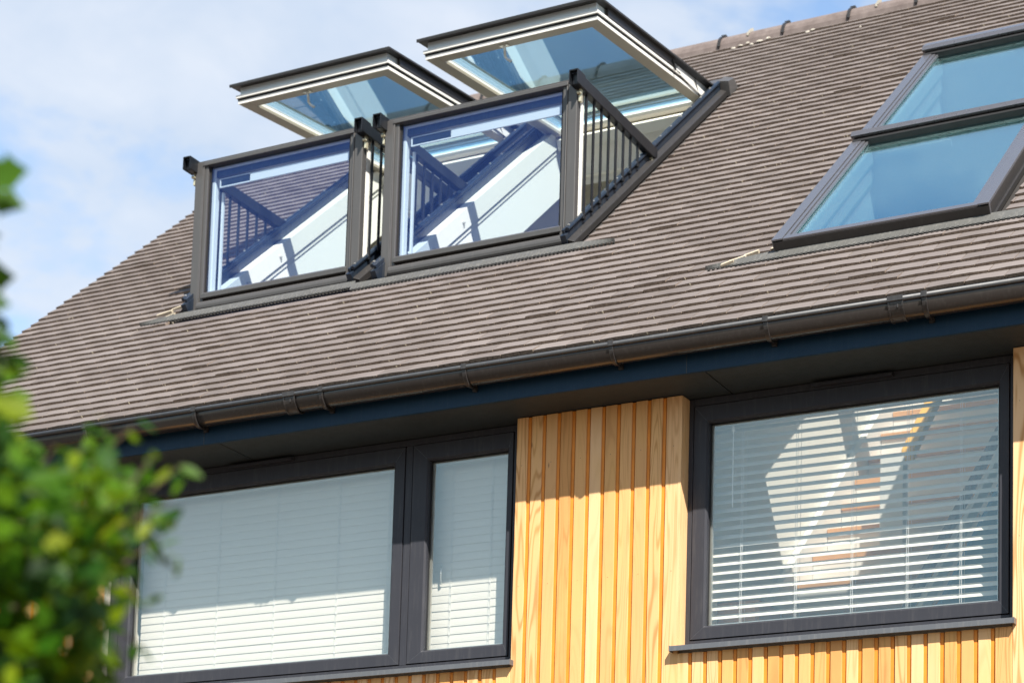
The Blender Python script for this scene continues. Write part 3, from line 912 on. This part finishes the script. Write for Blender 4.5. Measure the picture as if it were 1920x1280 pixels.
    f = MB(SF); SFring(f, -hs + .004, hs - .004, .004, L_ - .004, .070, .080, .076, .0, .0195); f.build('sash_underside', M['underside_shade'], root, .002)
    f = MB(SF); SFring(f, -hs - .001, hs + .001, -.001, L_ + .001, .0048, .0048, .0048, .001, .0195); f.build('sash_edge', M['white'], root)
    f = MB(SF); SFring(f, -hs - .002, hs + .002, -.003, L_, .007, .008, .01, .0202, .0318); f.build('sash_gasket', M['seal'], root)
    f = MB(SF)
    SFring(f, -hs - .035, hs + .035, -.040, L_ + .02, .095, .10, .05, .100, .112)
    f.box(-hs - .035, hs + .035, -.040, -.034, .094, .0998)
    f.build('sash_cover', M['taupe_dark'], root, .0015)
    f = MB(SF)
    for sg in (-1, 1):
        a, b = sorted((sg * (hs + .0005), sg * (hs + .013)))
        f.box(a, b, .115, 1.02, .051, .0995)
        f.box(*sorted((sg * (hs + .011), sg * (hs + .014))), .115, .98, .0325, .0505) if False else None
    f.build('side_cover', M['taupe_dark'], root, .0015, split=cx)
    g = MB(SF); g.box(-hs + .062, hs - .062, .07, L_ - .07, .052, .058); g.build('pane', M['glass_sash'], root)
    # lifting arms
    f = MB()
    for sg in (-1, 1):
        u = sg * (hs + .018)
        p0 = Vector(SF(u, .98, .085)); p1 = Vector(SF(u, 1.02, .035)); p2 = Vector((X(sg * (h - .045)), 2.66, RF(0, (2.66 - Y0) / CT, .03)[2] + .0))
        f.tube(p0, p1, .006, 6); f.tube(Vector(SF(u, 1.30, .075)), p2, .003, 6)
    f.build('lifting_arm', M['black'], root, split=cx)
    f = MB()
    for sg in (-1, 1):
        u0, u1 = sorted((sg * (hs + .002), sg * (hs + .010)))
        a0 = SF(0, 1.03, .055); a1 = SF(0, 1.60, .02)
        f.hexa([(X(u0 + off), a0[1], a0[2] - .012), (X(u1 + off), a0[1], a0[2] - .012), (X(u1 + off), a1[1], a1[2] - .03), (X(u0 + off), a1[1], a1[2] - .03),
                (X(u0 + off), a0[1] + .05, a0[2] + .030), (X(u1 + off), a0[1] + .05, a0[2] + .030), (X(u1 + off), a1[1], a1[2] + .012), (X(u0 + off), a1[1], a1[2] + .012)])
    f.build('arm_bracket', M['white'], root, .001, split=cx)
    # latch hook under the front edge
    f = MB(SF)
    f.box(-.085, -.035, .030, .060, -.006, .0)
    pts = [(-.06, .045, -.006), (-.058, .048, -.035), (-.062, .056, -.060), (-.052, .06, -.074), (-.028, .064, -.092)]
    for a, b in zip(pts, pts[1:]): f.tube(a, b, .0075, 8)
    f.build('latch_hook', M['bare'], root)
    return root
balcony(CB[0], 'right-hand open roof balcony, its railing of eight balusters in full view')
balcony(CB[1], 'left-hand open roof balcony, seen against the roof tiles and sky')
for args in ((-2.96, -1.50, 1.530, 1.480, .011, .30), (-1.4995, .11, 1.488, 1.436, .011, None, .25)):
    ap, cm = MB(RF), MB(RF)
    pleat_apron(ap, cm, *args)
    ap.build('balcony_apron', M['apron'], roof)
    tag(cm.build('comb_filler', M['comb'], roof), kind='stuff')

# ------------------------------------------------------------------ closed skylights
def skylight(k, label, upper):
    x0, x1, s0, s1 = k['x0'], k['x1'], k['s0'], k['s1']
    root = empty('skylight', (0, 0, 0), house, label)
    T = .080
    f = MB(RF)
    cw = .052
    # side covers
    for sg, a in ((-1, x0), (1, x1 - cw)):
        f.box(a, a + cw, s0 - .012, s1, T - .004, T + .004)
        f.box(a + (0 if sg < 0 else cw - .004), a + (.004 if sg < 0 else cw), s0 - .010, s1, .022, T - .0045)
        # stepped glazing covers
        b0 = a + cw + .002 if sg < 0 else a - .020
        f.box(b0, b0 + .018, s0 + .012, s1, T - .014, T - .001)
        b0 = b0 + .020 if sg < 0 else b0 - .016
        f.box(b0, b0 + .014, s0 + .020, s1, T - .020, T - .007)
    f.box(x0 + .0525, x1 - .0525, s0 - .006, s0 + .038, T - .010, T)
    f.build('side_cover', M['cover'], root, .0015, split=(x0 + x1) / 2)
    f = MB(RF)
    f.box(x0 + .002, x1 - .002, s0 - .009, s0 + .006, -.004, T - .0105)
    f.box(x0 - .012, x0 + .003, s0 + .01, s1, -.004, .022); f.box(x1 - .003, x1 + .012, s0 + .01, s1, -.004, .022)
    f.box(x1 - .0025, x1 + .001, s0 + .0065, s1, .0225, T - .006)
    f.build('frame', M['taupe_dark'], root, .0015)
    f = MB(RF)
    # head casing hood
    f.prism([(s1 - .012, T + .010), (s1 - .020, T + .026), (s1 + .012, T + .040), (s1 + .085 if upper else s1 + .022, T + .034), (s1 + .085 if upper else s1 + .022, .0), (s1 + .0, .0), (s1 + .0, T + .010)], x0 - .010, x1 + .010)
    f.build('head_casing', M['cover'], root, .002)
    f = MB(RF); f.box(x0 + .004, x1 - .004, s1 - .055, s1 - .0005, T - .03, T + .006)
    f.build('hood_shadow_strip', M['seal'], root)  # black box added in place of the shadow under the hood
    g = MB(RF); g.box(x0 + .075, x1 - .075, s0 + .030, s1 - .03, T - .028, T - .022); g.build('pane', M['glass_sky'], root)
    # white sash and frame under the glass
    f = MB(RF)
    f.box(x0 + .05, x0 + .112, s0 + .01, s1 - .02, -.02, T - .034); f.box(x1 - .112, x1 - .05, s0 + .01, s1 - .02, -.02, T - .034)
    f.box(x0 + .1125, x1 - .1125, s0 + .01, s0 + .07, -.02, T - .034)
    f.box(x0 + .1125, x1 - .1125, s1 - .105, s1 - .03, -.02, T - .034)
    f.box(x0 + .030, x0 + .095, s0 + .01, s1 - .02, -.11, -.0205); f.box(x1 - .095, x1 - .030, s0 + .01, s1 - .02, -.11, -.0205)
    f.build('inner_sash', M['white'], root, .002)
    f = MB(RF); f.box(x0 + .14, x1 - .50, s1 - .125, s1 - .1055, -.01, .022)
    f.build('ventilation_bar', M['white'], root, .001)
    f = MB(RF)
    f.box(x0 + .035, x0 + .072, s0 + .04, s1 - .04, -.345, -.1105); f.box(x1 - .072, x1 - .035, s0 + .04, s1 - .04, -.345, -.1105)
    f.box(x0 + .0725, x1 - .0725, s1 - .10, s1 - .06, -.345, -.0205); f.box(x0 + .0725, x1 - .0725, s0 + .02, s0 + .06, -.345, -.0205)
    f.build('lining', M['lining'], root)
skylight(SK[0], 'lower skylight of the coupled pair above the right window', False)
skylight(SK[1], 'upper skylight of the coupled pair, nearest the ridge', True)
ap, cm = MB(RF), MB(RF)
pleat_apron(ap, cm, .86, 2.75, .758, .700, .011, .32, .4)
ap.build('skylight_apron', M['apron'], roof); tag(cm.build('comb_filler', M['comb'], roof), kind='stuff')
# ------------------------------------------------------------------ ground
g = MB(); g.face([(-300, -300, 0), (300, -300, 0), (300, 300, 0), (-300, 300, 0)])
go = g.build('ground', M['paving']); go.location = (0, 0, GROUND); tag(go, 'brown gravel drive in front of the house', None, None, 'structure')

# ------------------------------------------------------------------ camera
C = Vector((4.75490074, -8.77016536, -2.12488082))
r3 = Vector((0.8820178573, 0.4703222919, 0.0290076045)); u3 = Vector((0.0273301728, -0.1125147679, 0.9932741256)); b3 = Vector((0.4704227471, -0.8752927332, -0.1120940240))
cd = bpy.data.cameras.new('camera'); cam = bpy.data.objects.new('camera', cd); col.objects.link(cam)
cam.matrix_world = Matrix(((r3.x, u3.x, b3.x, C.x), (r3.y, u3.y, b3.y, C.y), (r3.z, u3.z, b3.z, C.z), (0, 0, 0, 1)))
FPX, PX, PY = 4039.87, 960.0, 1631.52
cd.sensor_width = 36; cd.lens = FPX / 1920 * 36; cd.shift_y = (PY - 640) / 1920
cd.clip_end = 2000; cd.clip_start = .1
cd.dof.use_dof = True; cd.dof.focus_distance = 9.6; cd.dof.aperture_fstop = 3.4
scn.camera = cam

# ------------------------------------------------------------------ leafy tree close to the camera, left edge of the view
def ray(px, py):
    d = r3 * ((px - PX) / FPX) - u3 * ((py - PY) / FPX) - b3
    return d.normalized()
def inside(poly, x, y):
    c = False
    for i in range(len(poly)):
        x1, y1 = poly[i]; x2, y2 = poly[i - 1]
        if (y1 > y) != (y2 > y) and x < (x2 - x1) * (y - y1) / (y2 - y1) + x1: c = not c
    return c
tree = empty('tree', (2.2, -6.6, GROUND))
tag(tree, 'blurred green leafy tree close by at the left edge of the photo', 'tree')
lf = MB(lambda x, y, z: (x - 2.2, y + 6.6, z - GROUND))
def leaf(P, size, lobed, face=None, axis=None):
    q = Vector((random.gauss(0, 1), random.gauss(0, 1), random.gauss(0, .6))).normalized()
    nrm = (Vector((.45, -.55, .62)) + q * .9).normalized()
    if face is not None: nrm = (face + q * .25).normalized()
    a = nrm.orthogonal().normalized(); a.rotate(Matrix.Rotation(random.uniform(0, 6.28), 3, nrm))
    a = (a + Vector((0, 0, -.35))).normalized()
    if axis is not None: a = axis
    a = (a - nrm * a.dot(nrm)).normalized()
    b = nrm.cross(a)
    if lobed:
        o = [(0, 0), (.12, .22), (.30, .16), (.38, .34), (.55, .26), (.62, .40), (.75, .24), (1.0, 0)]
        half = [(u, v * .95) for u, v in o]
    else:
        half = [(0, 0), (.2, .16), (.45, .23), (.7, .17), (.88, .08), (1.0, 0)]
    curl = random.uniform(-.12, .05)
    rn = min(1, max(0, random.gauss(.38, .25)))
    top = [P + a * (u * size) + b * (v * size) + nrm * (curl * size * u * u + v * .12 * size) for u, v in half]
    bot = [P + a * (u * size) - b * (v * size) + nrm * (curl * size * u * u + v * .12 * size) for u, v in half[1:-1]]
    n = len(half)
    mid = [P + a * (u * size) + nrm * (curl * size * u * u) for u, v in half]
    pts = [tuple(p) for p in top + mid + bot]
    fs = []
    for i in range(n - 1):
        fs.append((i, i + 1, n + i + 1, n + i) if 0 < i < n - 2 else ((0, 1, n + 1) if i == 0 else (i, i + 1, n + i)))
    bi = lambda i: 2 * n + i - 1
    for i in range(n - 1):
        if i == 0: fs.append((0, n + 1, bi(1)))
        elif i == n - 2: fs.append((n - 1, bi(i), n + i))
        else: fs.append((n + i, n + i + 1, bi(i + 1), bi(i)))
    lf.mesh(pts, fs, 0, rn)
# silhouette of the crown as it stands in front of the house (view angles of a point on its rim)
rim = [(-900, 500), (-300, 560), (-90, 620), (2, 680), (0, 760), (22, 830), (50, 880), (120, 905), (160, 860), (200, 850), (225, 890), (215, 950),
       (245, 990), (235, 1060), (225, 1120), (190, 1180), (190, 1235), (150, 1290), (140, 1700), (-900, 1700)]
twig = MB(lambda x, y, z: (x - 2.2, y + 6.6, z - GROUND))
cnt = 0
while cnt < 3700:
    px, py = random.uniform(-620, 300), random.uniform(560, 1560)
    if px < -60 and random.random() < .55: continue
    if not inside(rim, px, py): continue
    depth = random.uniform(2.55, 3.5)
    P = C + ray(px, py) * depth
    # leave small gaps near the rim
    if px > 10 and math.sin(px * .050 + 1) * math.sin(py * .043) > .55 and random.random() < .93: continue
    if px > 190 and random.random() < .35: continue
    leaf(P, random.uniform(.034, .058), random.random() < .5); cnt += 1
# sprigs reaching out of the crown
sprigs = [((130, 905), (250, 800), 8), ((230, 960), (345, 870), 7), ((255, 960), (325, 985), 6), ((245, 985), (335, 1075), 9), ((235, 1100), (275, 1140), 4), ((150, 1010), (255, 900), 8), ((60, 900), (105, 835), 6), ((185, 900), (200, 795), 7), ((215, 950), (290, 850), 7), ((140, 920), (150, 840), 6), ((225, 1060), (300, 1010), 7), ((200, 1000), (320, 940), 8), ((-20, 900), (15, 610), 12), ((235, 1190), (262, 1210), 2)]
for (a, b, n) in sprigs:
    dpt = random.uniform(2.8, 3.05)
    A = C + ray(*a) * dpt; B = C + ray(*b) * dpt
    twig.tube(A, B, .0022, 6, 0, .0012)
    for i in range(n):
        t = (i + 1) / n
        leaf(A.lerp(B, t) + Vector((random.uniform(-.008, .008), 0, random.uniform(-.008, .008))), random.uniform(.026, .040), False)
random.seed(21)
for (px, py, sz, up) in ((-52, 335, .072, .10), (-50, 372, .068, -.25), (-40, 350, .055, .5), (-60, 520, .060, .2), (-62, 560, .055, -.1), (-58, 625, .058, .15), (-60, 660, .050, -.2), (-75, 440, .05, .1), (-70, 480, .045, .4)):
    P = C + ray(px, py) * random.uniform(2.84, 2.92)
    leaf(P, sz, True, (b3 + Vector((.1, 0, .35))).normalized(), (r3 + u3 * up).normalized())
crown = lf.build('crown', M['leaf'], tree)
base = Vector((1.75, -6.35, GROUND)); top = C + ray(-260, 420) * 3.1
tr = MB(lambda x, y, z: (x - 2.2, y + 6.6, z - GROUND))
pts = [base, base.lerp(top, .35) + Vector((.05, .03, 0)), base.lerp(top, .7) + Vector((-.03, .02, 0)), top]
rad = [.075, .058, .038, .014]
for i in range(3): tr.tube(pts[i], pts[i + 1], rad[i], 12, 0, rad[i + 1])
tr.build('trunk', M['bark'], tree, smooth=True)
for (a, b) in (((-200, 1300), (150, 1050)), ((-220, 1150), (120, 930)), ((-240, 900), (0, 700)), ((-250, 700), (-30, 420)), ((-200, 1450), (150, 1250)), ((150, 1050), (240, 980))):
    A = C + ray(*a) * 3.05; B = C + ray(*b) * 2.95
    twig.tube(A, B, .008, 8, 0, .003)
    S = base.lerp(top, min(.98, max(.05, (A.z - .15 - base.z) / (top.z - base.z)))); twig.tube(S, A, .014, 8, 0, .008)
twig.build('limbs', M['bark'], tree)

# ------------------------------------------------------------------ light and sky
sd = Vector((.92, -1.0, 1.46)).normalized()
sl = bpy.data.lights.new('sun', 'SUN'); so = bpy.data.objects.new('sun', sl); col.objects.link(so)
sl.energy = 5.0; sl.angle = R(.53); sl.color = (1.0, .945, .865)
so.rotation_euler = sd.to_track_quat('Z', 'Y').to_euler(); so.location = (5, -8, 12)
wd = bpy.data.worlds.new('World'); scn.world = wd; wd.use_nodes = True
nt = wd.node_tree; N, L = nt.nodes, nt.links; N.clear()
sky = N.new('ShaderNodeTexSky'); sky.sky_type = 'NISHITA'; sky.sun_disc = False
sky.sun_elevation = math.asin(sd.z); sky.sun_rotation = math.atan2(sd.x, sd.y)
sky.air_density = 1.0; sky.dust_density = .6; sky.ozone_density = 1.6
tc = N.new('ShaderNodeTexCoord')
mp = N.new('ShaderNodeMapping'); mp.inputs['Scale'].default_value = (1, 1, 1.7); mp.inputs['Location'].default_value = (.35, .1, .22)
L.new(tc.outputs['Generated'], mp.inputs[0])
n1 = noise(nt, mp.outputs[0], 4.6, 7, .52, .25)
n2 = noise(nt, mp.outputs[0], 14.0, 5, .55, .2)
nn = mth(nt, 'ADD', mth(nt, 'MULTIPLY', n1, .62), mth(nt, 'MULTIPLY', n2, .38))
cloudc = ramp(nt, n2, [(.3, (5.4, 6.3, 7.6)), (.7, (7.0, 7.5, 8.3))])
skb = mixc(nt, sky.outputs[0], (2.45, 2.45, 2.35), 1.0, 'MULTIPLY')
def around(d, a, b):
    vm = N.new('ShaderNodeVectorMath'); vm.operation = 'DOT_PRODUCT'; vm.inputs[1].default_value = tuple(Vector(d).normalized())
    L.new(tc.outputs['Generated'], vm.inputs[0])
    return ramp(nt, vm.outputs['Value'], [(a, (0, 0, 0)), (b, (1, 1, 1))])
nn = mth(nt, 'ADD', nn, mth(nt, 'MULTIPLY', around((-.68, .66, .33), .93, 1.0), .06))
fac = ramp(nt, nn, [(.44, (.03, .03, .03)), (.54, (.88, .88, .88)), (1, (1, 1, 1))])
sz = N.new('ShaderNodeSeparateXYZ'); L.new(tc.outputs['Generated'], sz.inputs[0])
low = ramp(nt, sz.outputs[2], [(.46, (1, 1, 1)), (.66, (.32, .32, .32))])
bankA = around((-.45, .82, .45), .30, .78)      # bright broken cloud behind the house
fillPatch = around((-.50, -.80, .36), .86, .95)     # unseen bright patch added to lighten the panes and blinds
fac = mth(nt, 'MULTIPLY', mth(nt, 'MULTIPLY', fac, low), bankA)
clear = mixc(nt, sky.outputs[0], skb, bankA)
cc = mixc(nt, clear, cloudc, fac)
cc = mixc(nt, cc, (7.0, 9.2, 10.6), mth(nt, 'MULTIPLY', fillPatch, .85))
bg = N.new('ShaderNodeBackground'); L.new(cc, bg.inputs[0]); bg.inputs[1].default_value = .060
wo = N.new('ShaderNodeOutputWorld'); L.new(bg.outputs[0], wo.inputs[0])
vs = scn.view_settings; vs.view_transform = 'Standard'; vs.look = 'None'; vs.gamma = 1; vs.exposure = .98; vs.use_curve_mapping = False
scn.render.engine = 'CYCLES'; scn.cycles.transparent_max_bounces = 24
